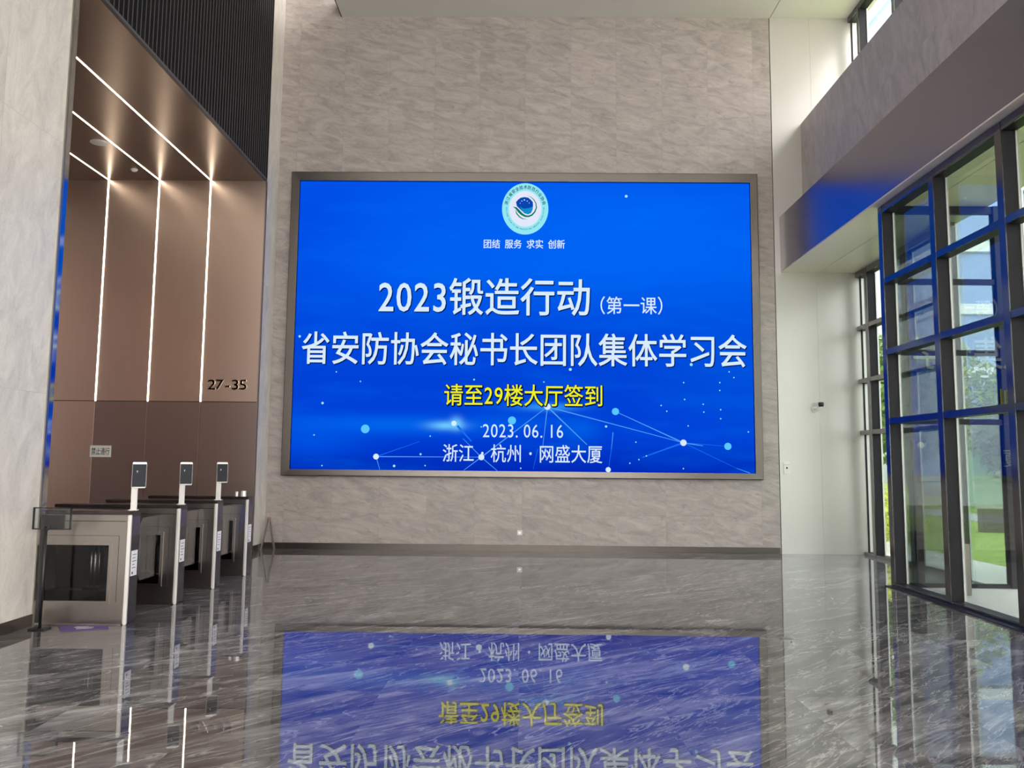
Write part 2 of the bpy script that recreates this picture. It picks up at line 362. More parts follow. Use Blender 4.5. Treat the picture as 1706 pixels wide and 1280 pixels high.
b = MB(); b.box(5.985, 6.05, D-.012, D-.003, 0, 4.9); b.box(5.985, 6.06, D-.012, D-.003, 7.64, CZ); b.box(5.958, 5.985, D-.016, D-.003, 0, 4.9, 1); b.box(5.958, 5.985, D-.016, D-.003, 7.64, CZ, 1)
struct(b.build('trim_4', ['bead', 'mullion']), 'pale edge strip where the white panels meet the glazing', 'trim')
w5 = curtain('window_5', 5.88, [3.5, 2.2, .9, -.4, -1.7, -3.0, -4.3, -5.6], 0, 4.905, LEV, .155, 'dark framed glazing behind the entrance bay', gm='high_glass')
# glazed end of the hall behind the viewer
root = empty('window_6', (0, -6, 0), label='tall glazed end wall of the lobby', cat='window', kind='structure')
for x in [-4.3+1.7*k for k in range(7)]: MB().box(x-.06, x+.06, -.16, 0, 0, CZ).build('mullion', 'mullion', root)
for z in (0.03, 2.6, 5.0, 7.3, CZ-.05):
    MB().box(-4.36, 5.96, -.14, -.02, z-.04, z+.04).build('transom', 'mullion', root)
MB().box(-4.36, 5.96, -.09, -.08, .03, CZ-.05).build('pane', 'high_glass', root)
b = MB(); b.box(4.62, 4.70, 3.6, 10.33, 0, .012); b.box(4.70, 4.86, 3.6, 10.33, 0, .008, 1)
struct(b.build('door_sill', ['black', 'steel']), 'black threshold strip along the entrance glazing', 'sill')
b = MB(); b.box(4.76, 6.2, 3.6, 10.26, -.12, -.002)
struct(b.build('floor_vestibule', 'pave'), 'pale stone floor of the entrance vestibule', 'floor')

# ------------------------------------------------------------------ text
_fc = bpy.data.curves.new('glyphs', 'FONT'); _fo = bpy.data.objects.new('glyphs', _fc); COL.objects.link(_fo)
_cache = {}
def glyph(ch, off):
    k = (ch, off)
    if k not in _cache:
        _fc.body = ch; _fc.resolution_u = 3
        dg = bpy.context.evaluated_depsgraph_get(); dg.update()
        me = bpy.data.meshes.new_from_object(_fo.evaluated_get(dg))
        _cache[k] = ([tuple(v.co[:2]) for v in me.vertices], [tuple(p.vertices) for p in me.polygons]); bpy.data.meshes.remove(me)
        if off > 0:
            v0, f0 = _cache[k]; v, f = [], []
            for i in range(8):
                a = i*math.pi/4; o = len(v); v += [(x+off*math.cos(a), y+off*math.sin(a)) for x, y in v0]; f += [tuple(j+o for j in q) for q in f0]
            _cache[k] = (v, f)
    return _cache[k]
def line(text, x0, x1, z0, z1, off=.012, pad=0.0, squeeze=.92):
    """set on a grid of full and half cells, then fitted to its measured width and height; returns verts, faces in (x, z)"""
    vs, fs, x = [], [], 0.0
    for ch in text:
        half = ord(ch) < 128; wd = .5 if half else 1.0
        if ch != ' ':
            gv, gf = glyph(ch, off); o = len(vs)
            xs = [p[0] for p in gv]; cx = (min(xs)+max(xs))/2
            if half and ch != '.': vs += [(x+.25+(p[0]-cx)*squeeze, p[1]*1.02) for p in gv]
            elif half: vs += [(x+.12+(p[0]-cx), p[1]) for p in gv]
            elif ch == '·': vs += [(x+.5+(p[0]-cx)*1.2, .38+(p[1]-.345)*1.2) for p in gv]
            else: vs += [(x+p[0], p[1]) for p in gv]
            fs += [tuple(i+o for i in f) for f in gf]
        x += wd
    a0, a1 = min(p[0] for p in vs), max(p[0] for p in vs); c0, c1 = min(p[1] for p in vs), max(p[1] for p in vs)
    return [(x0-pad+(p[0]-a0)/(a1-a0)*(x1-x0+2*pad), z0-pad+(p[1]-c0)/(c1-c0)*(z1-z0+2*pad)) for p in vs], fs

# ------------------------------------------------------------------ the LED screen
def screen_mat():
    k = NT('blue_screen_picture'); s = k.n('SeparateXYZ'); g = k.n('NewGeometry'); k.l(g.outputs['Position'], s.inputs[0])
    X, Z = s.outputs['X'], s.outputs['Z']
    t = k.math('DIVIDE', k.math('SUBTRACT', Z, 1.36), 5.14)
    c = k.ramp(t, (0.0, s2l(0, 40, 182)), (.12, s2l(0, 62, 214)), (.30, s2l(0, 66, 214)), (.48, s2l(0, 74, 222)), (.70, s2l(0, 96, 240)), (1.0, s2l(0, 86, 236)))
    def blob(cx, cz, rx, rz, col, amt, base):
        d = k.math('ADD', k.math('POWER', k.math('DIVIDE', k.math('SUBTRACT', X, cx), rx), 2.0), k.math('POWER', k.math('DIVIDE', k.math('SUBTRACT', Z, cz), rz), 2.0))
        f = k.math('MULTIPLY', k.math('POWER', 2.718, k.math('MULTIPLY', d, -1.0)), amt)
        return k.mix(f, base, col)
    c = blob(-4.0, 5.5, 1.3, 2.2, s2l(0, 66, 224), .6, c)
    c = blob(4.0, 3.2, 1.6, 1.4, s2l(0, 90, 226), .5, c)
    c = blob(1.8, 5.6, 2.6, 1.0, s2l(0, 106, 250), .6, c)
    c = blob(-1.9, 2.15, 1.9, .16, s2l(0, 120, 250), .55, c)
    c = blob(-3.6, 1.9, .9, .35, s2l(0, 92, 236), .6, c)
    c = blob(-1.30, 2.14, .28, .07, s2l(110, 205, 255), .9, c)
    c = blob(-1.12, 2.18, .10, .10, s2l(120, 210, 255), .8, c)
    c = blob(.46, 2.48, .5, .07, s2l(60, 170, 255), .7, c)
    c = blob(1.0, 2.1, .35, .22, s2l(0, 110, 236), .5, c)
    n = k.noise(k.vmap(g.outputs['Position'], scale=(.5, 1, 2.4), rot=(0, .15, 0)), 1.0, 3)
    c = k.mix(k.math('MULTIPLY', k.ramp(n, (.5, 0.0), (.8, 1.0)), .25), c, s2l(0, 120, 250))
    e = k.n('Emission'); k.l(c, e.inputs[0]); e.inputs[1].default_value = 1.0
    k.l(e.outputs[0], k.out.inputs[0]); return k.m
M['screen'] = screen_mat()
M['t_white'] = glow('screen_white', s2l(216, 236, 255), 1.0)
M['t_cyan'] = glow('screen_pale_cyan', s2l(170, 232, 255), 1.0)
M['t_yellow'] = glow('screen_yellow', s2l(240, 240, 40), 1.0)
M['t_dark'] = glow('screen_shadow', s2l(2, 22, 80), 1.0)
M['t_line'] = glow('screen_line', s2l(84, 160, 248), 1.0)
M['t_faint'] = glow('screen_faint_line', s2l(26, 112, 240), 1.0)
M['t_dot'] = glow('screen_dot', s2l(90, 200, 255), 1.0)
M['t_navy'] = glow('screen_navy', s2l(8, 58, 82), 1.0)
M['t_green'] = glow('screen_green', s2l(0, 120, 90), 1.0)
M['t_ring'] = glow('screen_ring', s2l(146, 232, 244), 1.0)
M['t_disc'] = glow('screen_disc', s2l(226, 232, 250), 1.0)
M['t_globe'] = glow('screen_globe', s2l(10, 70, 178), 1.0)
M['t_globe2'] = glow('screen_globe_low', s2l(20, 140, 206), 1.0)
scr = empty('led_screen', (0, D-.014, 1.25), label='huge blue LED wall screen with white conference title, bronze framed', cat='screen')
sl0 = scr.location
ox0, ox1, oz0, oz1 = -4.127, 4.165, 1.253, 6.66; ix0, ix1, iz0, iz1 = -3.98, 4.034, 1.363, 6.50
def at_scr(mb, name, mt, par=scr, smooth=False):
    mb.v = [(p[0], p[1]-D, p[2]-1.25) for p in mb.v]; return mb.build(name, mt, par, smooth=smooth)
b = MB()
def ring(x0, x1, z0, z1, y): return [(x0, y, z0), (x1, y, z0), (x1, y, z1), (x0, y, z1)]
vs_ = ring(ox0, ox1, oz0, oz1, D) + ring(ox0, ox1, oz0, oz1, D-.11) + ring(ox0+.012, ox1-.012, oz0+.012, oz1-.012, D-.12) + ring(ix0, ix1, iz0, iz1, D-.112) + ring(ix0, ix1, iz0, iz1, D-.03)
fs_ = []
for r in range(4):
    for j in range(4): fs_.append((r*4+j, r*4+(j+1) % 4, (r+1)*4+(j+1) % 4, (r+1)*4+j))
b.add(vs_, [f[::-1] for f in fs_]); at_scr(b, 'bezel', 'frame')
YS = D-.05
pan = at_scr(MB().box(ix0, ix1, YS, D-.01, iz0, iz1), 'display_panel', 'screen')
def decal(vs2, fs, name, mt, lay, par=None):
    mb = MB(); y = YS-.002*lay
    mb.add([(p[0], y, p[1]) for p in vs2], fs); mb.v = [(p[0], p[1]-D, p[2]-1.25) for p in mb.v]
    return mb.build(name, mt, par or scr)
def disc(cx, cz, rx, rz=None, n=20):
    rz = rz or rx
    return [(cx+rx*math.cos(2*math.pi*i/n), cz+rz*math.sin(2*math.pi*i/n)) for i in range(n)]
def many_discs(ds):
    vs, fs = [], []
    for d in ds:
        n = 20 if d[2] > .03 else 10
        q = disc(*d[:3], n=n); o = len(vs); vs += q; fs.append(tuple(range(o, o+n)))
    return vs, fs
def strokes(ls):
    vs, fs = [], []
    for x0, z0, x1, z1, wd in ls:
        d = Vector((x1-x0, z1-z0)); n = Vector((-d.y, d.x)).normalized()*wd/2; o = len(vs)
        vs += [(x0+n.x, z0+n.y), (x0-n.x, z0-n.y), (x1-n.x*.5, z1-n.y*.5), (x1+n.x*.5, z1+n.y*.5)]; fs.append((o, o+1, o+2, o+3))
    return vs, fs
A_, B_, C_, D_, E_, F_, G_ = (-2.499, 1.593), (-.676, 1.60), (.462, 2.484), (1.642, 2.411), (2.812, 1.88), (3.577, 1.825), (1.514, 1.372)
for q_ in ([(*A_, *B_, .016), (*B_, *C_, .02), (*C_, *E_, .018), (*E_, *D_, .02), (*C_, 1.15, 1.83, .024), (*C_, .38, 1.75, .016), (*E_, 3.15, 1.83, .02), (*B_, -.40, 1.37, .016), (*B_, -.98, 1.37, .016), (*A_, -2.43, 1.37, .014), (*B_, -1.0, 1.92, .014), (1.6, 2.05, 1.57, 1.76, .014), (3.95, 1.37, 3.72, 1.45, .012)]): decal(*strokes([q_]), 'network_line', 't_line', 1, pan)
for q_ in ([(*A_, -1.75, 1.86, .014), (*E_, 2.1, 1.62, .03), (*E_, 3.72, 1.45, .012), (*E_, *F_, .012), (-1.1, 2.14, -.85, 1.87, .04), (.30, 1.75, .22, 1.4, .012), (1.57, 1.76, *G_, .012)]): decal(*strokes([q_]), 'faint_network_line', 't_faint', 1, pan)
dots = [(1.847, 6.257), (-3.9, 3.687), (-3.234, 3.064), (-2.807, 2.899), (-3.458, 2.514), (-3.587, 1.957), (-3.433, 1.429), (-2.182, 1.435), (-1.728, 1.642), (-1.568, 1.955), (-1.646, 1.446), (-0.82, 2.947), (0.006, 1.415), (0.858, 3.14), (0.397, 2.915), (1.479, 2.149), (2.964, 3.242), (2.829, 2.924), (3.456, 2.93), (3.453, 2.793), (3.463, 2.458), (3.461, 2.302), (3.172, 2.414), (3.163, 2.55), (2.898, 2.172), (2.532, 2.424), (2.434, 2.522), (2.842, 2.631), (1.993, 1.883), (2.043, 1.584), (2.173, 1.647), (1.887, 1.52), (3.934, 2.077), (3.702, 3.021), (2.807, 1.436), (3.621, 3.12), (-0.683, 2.124)]
big = {0: .026, 1: .022, 4: .022, 7: .022, 8: .018, 13: .026, 15: .02, 16: .026, 11: .016}
for i, (x, z) in enumerate(dots): decal(*many_discs([(x, z, big.get(i, .012))]), 'spark', 't_cyan', 2, pan)
for q_ in ((-2.70, 2.07, .075), (-.152, 2.239, .07), (*D_, .062), (*F_, .062)): decal(*many_discs([q_]), 'glow_dot', 't_dot', 2, pan)
for q_ in ((*A_, .05), (*B_, .052), (*C_, .055), (*E_, .055), (1.514, 1.405, .045), (-1.16, 2.18, .045)): decal(*many_discs([q_]), 'node_dot', 't_white', 3, pan)
TX = [('motto_text', '团结 服务 求实 创新', (-.683, .757, 5.291, 5.455), .012, 't_white', .006),
      ('title_text', '2023锻造行动', (-2.523, 1.199, 4.086, 4.754), .010, 't_white', 0),
      ('lesson_text', '（第一课）', (1.384, 2.471, 4.120, 4.440), .004, 't_white', 0),
      ('headline_text', '省安防协会秘书长团队集体学习会', (-3.855, 3.931, 3.197, 3.781), .010, 't_white', 0),
      ('notice_text', '请至29楼大厅签到', (-1.335, 1.413, 2.491, 2.870), .006, 't_yellow', .016),
      ('date_text', '2023.06.16', (-.656, .735, 1.943, 2.172), .0, 't_white', 0),
      ('place_text', '浙江·杭州·网盛大厦', (-1.343, 1.411, 1.513, 1.824), .004, 't_white', 0)]
for nm, tx, (x0, x1, z0, z1), off, mt, sh in TX:
    v, f = line(tx, x0, x1, z0, z1, off)
    decal(v, f, nm, mt, 5)
    if nm == 'notice_text':
        v, f = line(tx, x0, x1, z0, z1, off+.05, pad=.015); decal([(p[0]+.008, p[1]-.010) for p in v], f, 'notice_text_shadow', 't_dark', 4)
    elif nm in ('title_text', 'headline_text'):
        v, f = line(tx, x0, x1, z0, z1, off+.012, pad=.006); decal([(p[0]+.012, p[1]-.012) for p in v], f, nm+'_shadow', 't_dark', 4)
# emblem
ex, ez, rx, rz = .048, 6.016, .413, .470
emb = decal(disc(ex, ez, rx, rz, 64), [tuple(range(64))], 'emblem', 't_ring', 2)
decal(disc(ex, ez, rx*.70, rz*.70, 64), [tuple(range(64))], 'emblem_disc', 't_disc', 3, emb)
vs_, fs_ = [], []
def arc_text(s, r0, a0, a1, em, off, flip=False):
    for i, ch in enumerate(s):
        if ch == ' ': continue
        a = a0+(a1-a0)*i/(len(s)-1); gv, gf = glyph(ch, off); o = len(vs_)
        xs = [p[0] for p in gv]; cx = (min(xs)+max(xs))/2
        for p in gv:
            lx, lz = (p[0]-cx)*em, (p[1]-.38)*em
            ang = math.radians(a); rr = r0+(-lz if flip else lz)
            tx_, tz_ = (-math.sin(ang), math.cos(ang)) if flip else (math.sin(ang), -math.cos(ang))
            vs_.append((ex+rx*(rr*math.cos(ang)+lx*tx_), ez+rz*(rr*math.sin(ang)+lx*tz_)))
        fs_.extend(tuple(k+o for k in f) for f in gf)
arc_text('浙江省安全技术防范行业协会', .845, 164, 16, .165, .014)
decal(vs_, fs_, 'emblem_text', 't_navy', 4, emb)
vs_, fs_ = [], []
arc_text('ZHEJIANG SECURITY AND PROTECTION INDUSTRY ASSOCIATION', .80, 177, 363, .075, .004, True)
decal(vs_, fs_, 'emblem_small_text', 't_navy', 4, emb)
gl = [(ex-.165+.0, ez+.12), (ex-.13, ez+.165), (ex-.085, ez+.20), (ex-.02, ez+.215), (ex+.05, ez+.205), (ex+.095, ez+.17), (ex+.135, ez+.125), (ex+.14, ez+.06), (ex+.13, ez-.02), (ex+.10, ez-.08), (ex+.05, ez-.10), (ex-.01, ez-.085), (ex-.09, ez-.01), (ex-.15, ez+.05)]
decal(gl, [tuple(range(len(gl)))], 'emblem_globe', 't_globe', 4, emb)
lo = [(ex-.10, ez+.04), (ex-.03, ez+.00), (ex+.06, ez+.01), (ex+.13, ez+.04), (ex+.12, ez-.04), (ex+.08, ez-.085), (ex+.03, ez-.095), (ex-.03, ez-.065)]
decal(lo, [tuple(range(len(lo)))], 'emblem_globe_sea', 't_globe2', 5, emb)
decal(*many_discs([(ex-.015, ez+.16, .012), (ex-.06, ez+.14, .009), (ex+.035, ez+.14, .009), (ex-.09, ez+.10, .007), (ex+.07, ez+.105, .007)]), 'emblem_star', 't_disc', 6, emb)
def swoosh(pts, wds):
    vs, n = [], len(pts); L, R_ = [], []
    for i, p in enumerate(pts):
        d = Vector(pts[min(i+1, n-1)])-Vector(pts[max(i-1, 0)]); q = Vector((-d.y, d.x)).normalized()*wds[i]/2
        L.append((p[0]+q.x, p[1]+q.y)); R_.append((p[0]-q.x, p[1]-q.y))
    vs = L+R_; return vs, [(i, i+1, n+i+1, n+i) for i in range(n-1)]
p1 = [(ex-.215, ez+.035), (ex-.16, ez+.01), (ex-.11, ez-.05), (ex-.06, ez-.10), (ex+.0, ez-.135), (ex+.06, ez-.14), (ex+.12, ez-.115), (ex+.17, ez-.06), (ex+.20, ez+.02), (ex+.19, ez+.10), (ex+.15, ez+.17), (ex+.09, ez+.22), (ex+.04, ez+.235)]
decal(*swoosh(p1, [.004, .035, .045, .04, .034, .03, .028, .024, .02, .017, .013, .008, .002]), 'emblem_swoosh', 't_green', 6, emb)
p2 = [(ex-.175, ez-.02), (ex-.15, ez-.09), (ex-.10, ez-.15), (ex-.04, ez-.185), (ex+.03, ez-.195)]
decal(*swoosh(p2, [.004, .02, .02, .014, .002]), 'emblem_swoosh', 't_green', 6, emb)

# ------------------------------------------------------------------ turnstiles
def make_turnstile(loc, label):
    r = empty('turnstile', loc, label=label, cat='turnstile', group='turnstiles of the gate recess')
    W = .19; L = 1.32
    b = MB(); b.box(-L, -.03, 0, W, .012, .20, bev=.004); b.box(-L, -.03, 0, W, .745, .99, bev=.004)
    b.box(-.185, -.03, 0, W, .195, .75, bev=.003); b.box(-L, -.775, 0, W, .195, .75, bev=.003); b.box(-L+.02, -.05, .02, W-.02, 0, .02)
    b.build('body', 'steel', r)
    b = MB()
    for y0, y1 in ((-.006, .004), (W-.004, W+.006)):
        b.box(-.80, -.155, y0, y1, .715, .745); b.box(-.80, -.155, y0, y1, .185, .212); b.box(-.80, -.770, y0, y1, .21, .715); b.box(-.187, -.157, y0, y1, .21, .715)
        b.box(-L+.01, -.04, y0+.004, y1-.004, .93, .936, 1); b.box(-.10, -.097, y0+.004, y1-.004, .2, .80, 1); b.box(-L+.01, -.10, y0+.004, y1-.004, .80, .803, 1)
    b.build('window_frame', ['steel', 'joint'], r)
    b = MB(); b.box(-.772, -.185, .012, .018, .205, .74); b.box(-.772, -.185, W-.018, W-.012, .205, .74); b.build('window_pane', 'smoke', r)
    b = MB(); b.box(-.775, -.185, .03, W-.03, .20, .30, bev=.004); b.box(-.775, -.185, .03, W-.03, .715, .745); b.box(-.44, -.30, .04, W-.04, .29, .33, 0, bev=.004); b.build('mechanism', 'black', r)
    b = MB(); b.tube([(-.355, W/2, .33), (-.355, W/2, .735)], .013); b.tube([(-.392, W/2, .33), (-.392, W/2, .735)], .009); b.tube([(-.318, W/2, .33), (-.318, W/2, .735)], .006); b.build('wing_post', 'chrome', r, smooth=True)
    b = MB(); b.box(-L-.01, 0, -.008, W+.008, .992, 1.028, bev=.006); b.build('top_plate', 'steel_dark', r)
    b = MB(); b.box(-.03, -.002, .036, W, .012, .992); b.build('end_panel', 'end', r)
    b = MB(); b.box(-.03, 0, 0, .034, .0, .992, bev=.006); b.build('edge_strip', 'steel_lite', r)  # pale colour holds the window shine caught by this steel edge
    b = MB(); b.box(-.004, .003, .045, W-.012, .80, .975); b.build('card_reader', 'reader', r)
    st = MB().box(-.004, .003, .05, W-.03, .43, .66).build('sticker', 'sticker', r)
    b = MB(); b.box(.002, .0036, .062, .085, .445, .468)
    for z, e in ((.62, .14), (.59, .12), (.56, .145), (.53, .11), (.50, .13)): b.box(.002, .0034, .065, e, z, z+.006)
    b.build('print', 'ink', st)
    return r
def wing(r, side, lit=False):
    W = .19; y0 = W if side > 0 else 0
    b = MB(); pts = [(y0, .30), (y0+side*.36, .30), (y0+side*.42, .36), (y0+side*.42, .86), (y0+side*.36, .92), (y0, .92)]
    vs = [(x, p[0], p[1]) for x in (-.225, -.213) for p in pts]; n = len(pts)
    b.add(vs, [tuple(range(n))[::-1], tuple(range(n, 2*n))]+[(i, (i+1) % n, n+(i+1) % n, n+i) for i in range(n)])
    w_ = b.build('swing_wing', 'smoke', r)
    if lit: MB().box(-.23, -.208, y0+side*.415, y0+side*.428, .56, .87).build('wing_screen_glint', 'blue_reflection', w_)  # glowing strip stands in for the blue screen mirrored in the glass
def terminal(r, lit):
    t = Matrix.Translation((0.006, .10, 1.235)) @ Matrix.Rotation(math.radians(24), 4, 'Z') @ Matrix.Rotation(math.radians(-9), 4, 'X')
    def T(mb): mb.v = [tuple(t @ Vector(p)) for p in mb.v]; return mb
    h = T(MB().box(-.062, .062, -.012, .012, 0, .245, bev=.006)).build('face_terminal', 'white', r)
    T(MB().box(-.059, .059, -.0145, -.011, .010, .224)).build('terminal_screen', 'black_gloss', h)
    T(MB().box(-.055, .055, -.0155, -.008, .226, .242)).build('terminal_lamp', 'lamp' if lit else 'steel_lite', h)
    q = MB(); q.box(-.062, -.008, .10, .125, 1.02, 1.40, bev=.004); q.box(-.075, .004, .085, .14, 1.026, 1.036, bev=.003)
    q.build('terminal_pole', 'white', h)
TL = ['steel turnstile with a brightly lit terminal, standing against the pale stone pillar', 'second steel turnstile from the pillar, between the lit-terminal one and the third', 'third steel turnstile from the pillar, the last that carries a face terminal', 'fourth steel turnstile from the pillar, with a stub reader and painted blue screen reflection on its wing']
for i, y in enumerate((7.40, 8.46, 9.50, 10.58)):
    r = make_turnstile((-3.585, y, 0), TL[i])
    if i < 3: wing(r, 1); terminal(r, i == 0)
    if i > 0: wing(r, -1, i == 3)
    if i == 3:
        q = MB(); q.tube([(-.10, .1, 1.02), (-.10, .1, 1.10)], .034, 20); q.tube([(-.19, .1, 1.02), (-.19, .1, 1.09)], .02, 16); q.build('stub_reader', 'steel_lite', r, smooth=False)
    if i == 0:
        q = MB(); q.box(-.84, -.775, -.012, .0, .012, .99); q.box(-.775, -.61, -.012, 0, .85, .985); q.build('dark_gap_sheet', 'black', r)  # black sheets added for the dark reflection and gap beside the jamb

# ------------------------------------------------------------------ small things
t = empty('sign_stand', (-4.235, 7.18, 0), label='thin black stand with an empty rectangular frame before the turnstile by the pillar', cat='sign stand')
b = MB(); b.tube([(0, 0, .012), (0, 0, .90)], .013, 14); b.build('pole', 'black', t, smooth=True)
b = MB(); b.box(-.075, .075, -.06, .06, 0, .012, bev=.004); b.build('base', 'black', t)
b = MB()
fx0, fx1, fz0, fz1 = -.115, .228, .872, 1.068
for q in ((fx0, fx1, fz0, fz0+.010), (fx0, fx1, fz1-.010, fz1), (fx0, fx0+.010, fz0, fz1), (fx1-.010, fx1, fz0, fz1)): b.box(q[0], q[1], -.024, -.006, q[2], q[3])
b.box(-.02, .02, -.012, .012, .86, .90, bev=.003); b.build('frame', 'black', t)
MB().box(fx0+.01, fx1-.01, -.017, -.013, fz0+.01, fz1-.01).build('sleeve', 'clear', t)

c4 = [(-4.222, 7.33), (-3.80, 7.36), (-3.715, 7.24), (-4.06, 7.10)]
b = MB(); vs_ = [(x, y, z) for z in (.001, .006) for x, y in c4]
b.add(vs_, [(3, 2, 1, 0), (4, 5, 6, 7), (0, 1, 5, 4), (1, 2, 6, 5), (2, 3, 7, 6), (3, 0, 4, 7)])
# (kept clear of the stand's base)
b.v = [(x+.07, y-.01, z) for x, y, z in b.v]
fc = tag(b.build('floor_card', 'violet', origin=(-3.9, 7.25, 0)), 'violet printed card lying on the floor at the sign stand', 'card')
b = MB()
for k_, (u0, u1) in enumerate(((.35, .62), (.30, .72), (.33, .70), (.32, .66))):
    def P(u, v):
        A, B, C, D2 = [Vector((x+.07, y-.01)) for x, y in c4]; q = (A.lerp(B, u)).lerp(D2.lerp(C, u), v); return (q.x+3.9, q.y-7.25, .0068)
    v0 = .22+k_*.16
    b.add([P(u0, v0), P(u1, v0), P(u1, v0+.07), P(u0, v0+.07)], [(3, 2, 1, 0)])
b.build('print', 'sticker', fc)

# folding A-frame stand, seen edge on
t = empty('folding_stand', (-4.265, 13.66, 0), label='thin bronze folding A-frame stand in the corner beside the screen wall', cat='stand')
for s in (-1, 1):
    b = MB(); b.beam((s*.112, 0, 0.0), (s*.012, 0, .545), .024, .05, up=(0, 1, 0)); b.v = [(p[0], p[1], max(p[2], 0)) for p in b.v]; b.build('leg', 'bronze_dark', t)
b = MB(); b.tube([(0, -.03, .54), (0, .03, .54)], .014, 12); b.build('hinge', 'bronze_dark', t)

# raised floor numbers on the bronze wall
v, f = line('27-35', -5.243, -4.588, 2.680, 2.850, .004, squeeze=1.15)
bm = bmesh.new(); q = [bm.verts.new((p[0]+4.915, 0, p[1]-2.68)) for p in v]
for ff in f:
    try: bm.faces.new([q[i] for i in ff])
    except ValueError: pass
g = bmesh.ops.extrude_face_region(bm, geom=bm.faces[:])
for e in g['geom']:
    if isinstance(e, bmesh.types.BMVert): e.co.y -= .022
bmesh.ops.recalc_face_normals(bm, faces=bm.faces[:])
me = bpy.data.meshes.new('floor_number_lettering'); bm.to_mesh(me); bm.free(); me.materials.append(M['bronze'])
o = bpy.data.objects.new('floor_number_lettering', me); COL.objects.link(o); o.location = (-4.915, RY-.012, 2.68)
tag(o, 'raised bronze lettering 27-35 on the bronze wall', 'lettering')

# paper notice
ns = tag(MB().box(-.178, .178, -.004, 0, 0, .19).build('notice_sign', 'paper', origin=None), 'white paper notice with black characters on the dark bronze panel', 'sign')
ns.location = (-6.985, RY-.013, 1.54)
v, f = line('禁止通行', -.150, .150, .035, .155, .006)
MB().add([(p[0], -.0055, p[1]) for p in v], f).build('notice_text', 'ink', ns)

# ceiling disc, detector
t = empty('ceiling_speaker', (-6.436, 11.61, HZ), label='pale round speaker in the bronze recess ceiling', cat='speaker')
MB().tube([(0, 0, 0), (0, 0, -.012), (0, 0, -.016)], [.125, .125, .11], 32).build('rim', 'white', t)
MB().tube([(0, 0, -.014), (0, 0, -.019)], [.10, .10], 32).build('grille', 'bead', t)
t = empty('smoke_detector', (-6.44, 12.73, HZ), label='small round smoke detector in the bronze recess ceiling', cat='smoke detector')
MB().tube([(0, 0, 0), (0, 0, -.012)], [.055, .055], 24).build('base', 'white', t)
MB().tube([(0, 0, -.012), (0, 0, -.03), (0, 0, -.04)], [.045, .04, .02], 24).build('head', 'white', t)

# camera on the white panel
t = empty('surveillance_camera', (5.10, D-.004, 2.50), label='small white wall bracket with black lens on the white panel wall', cat='camera')
MB().tube([(0, 0, -.02), (0, -.02, -.02), (0, -.03, -.02)], [.055, .055, .045], 24).build('wall_plate', 'white', t, smooth=False)
MB().tube([(0, -.03, -.02), (.0, -.07, -.03), (.03, -.12, -.02), (.065, -.14, .005), (.07, -.14, .03)], [.022, .022, .022, .022, .024], 14).build('bracket', 'white', t, smooth=True)
MB().tube([(.07, -.14, .02), (.07, -.14, .05), (.07, -.14, .085), (.07, -.14, .095)], [.036, .047, .047, .04], 24).build('lens_housing', 'black', t)
# call plate
t = tag(MB().box(-.055, .055, -.012, 0, 0, .20, bev=.004).build('call_plate', 'white'), 'small white call plate low on the white panel wall beside the stone', 'call plate')
t.location = (4.60, D-.004, 1.365)
MB().tube([(0, -.011, .10), (0, -.016, .10)], .016, 20).build('button', 'ink', t)
MB().box(-.05, .05, -.0135, -.011, .150, .153).build('seam', 'joint', t)
# outlet
t = tag(MB().box(-.043, .043, -.008, 0, 0, .086, bev=.003).build('power_outlet', 'white'), 'white power outlet low on the stone wall under the screen', 'outlet')
t.location = (0.0, D, .27)
MB().box(-.02, .02, -.0095, -.007, .022, .064).build('socket', 'steel', t)
t = tag(MB().box(-.06, .06, -.06, .06, 0, .002).build('floor_socket', 'steel'), 'small square metal socket lid set in the marble floor', 'floor socket'); t.location = (2.327, 7.15, 0)
MB().box(-.045, .045, -.045, .045, .002, .003).build('lid', 'end', t)
# bin in the vestibule
t = empty('litter_bin', (5.25, 9.72, 0), label='slim steel litter bin inside the glazed vestibule', cat='bin')
MB().box(-.075, .075, -.09, .09, 0, .60, bev=.006).build('body', 'steel', t)
MB().box(-.08, .08, -.095, .095, .60, .66, bev=.008).build('lid', 'steel_dark', t)

# ------------------------------------------------------------------ outside
b = MB(); b.box(6.2, 7.5, -12, 40, -.14, -.02); b.box(6.06, 6.2, -12, 14, -.14, -.02); b.box(-30, 6.06, -30, -6.2, -.14, -.02)
struct(b.build('pavement', 'pave'), 'pale paving outside the glazing', 'pavement')
b = MB(); b.box(7.5, 60, -12, 60, -.16, -.03)
tag(b.build('lawn', 'lawn'), 'sunlit lawn beyond the pavement', 'lawn', kind='structure')
b = MB(); b.box(13.0, 15.0, -12, 60, -.15, -.02)
struct(b.build('footpath', 'road'), 'pale grey footpath crossing the lawn', 'path')
def leaves(n, rx, ry, rz, cz, size, rnd, shell=.45):
    b = MB()
    for _ in range(n):
        while True:
            p = Vector((rnd.uniform(-1, 1), rnd.uniform(-1, 1), rnd.uniform(-1, 1)))
            if shell < p.length < 1: break
        p = Vector((p.x*rx, p.y*ry, cz+p.z*rz)); s = size*rnd.uniform(.6, 1.3)
        a = Vector((rnd.uniform(-1, 1), rnd.uniform(-1, 1), rnd.uniform(-1, 1))).normalized(); c = a.orthogonal().normalized()
        n3 = a.cross(c)*.18*s
        b.add([p-a*s, p+c*s*.45+n3, p+a*s, p-c*s*.45+n3], [(0, 1, 2), (0, 2, 3)])
    return b
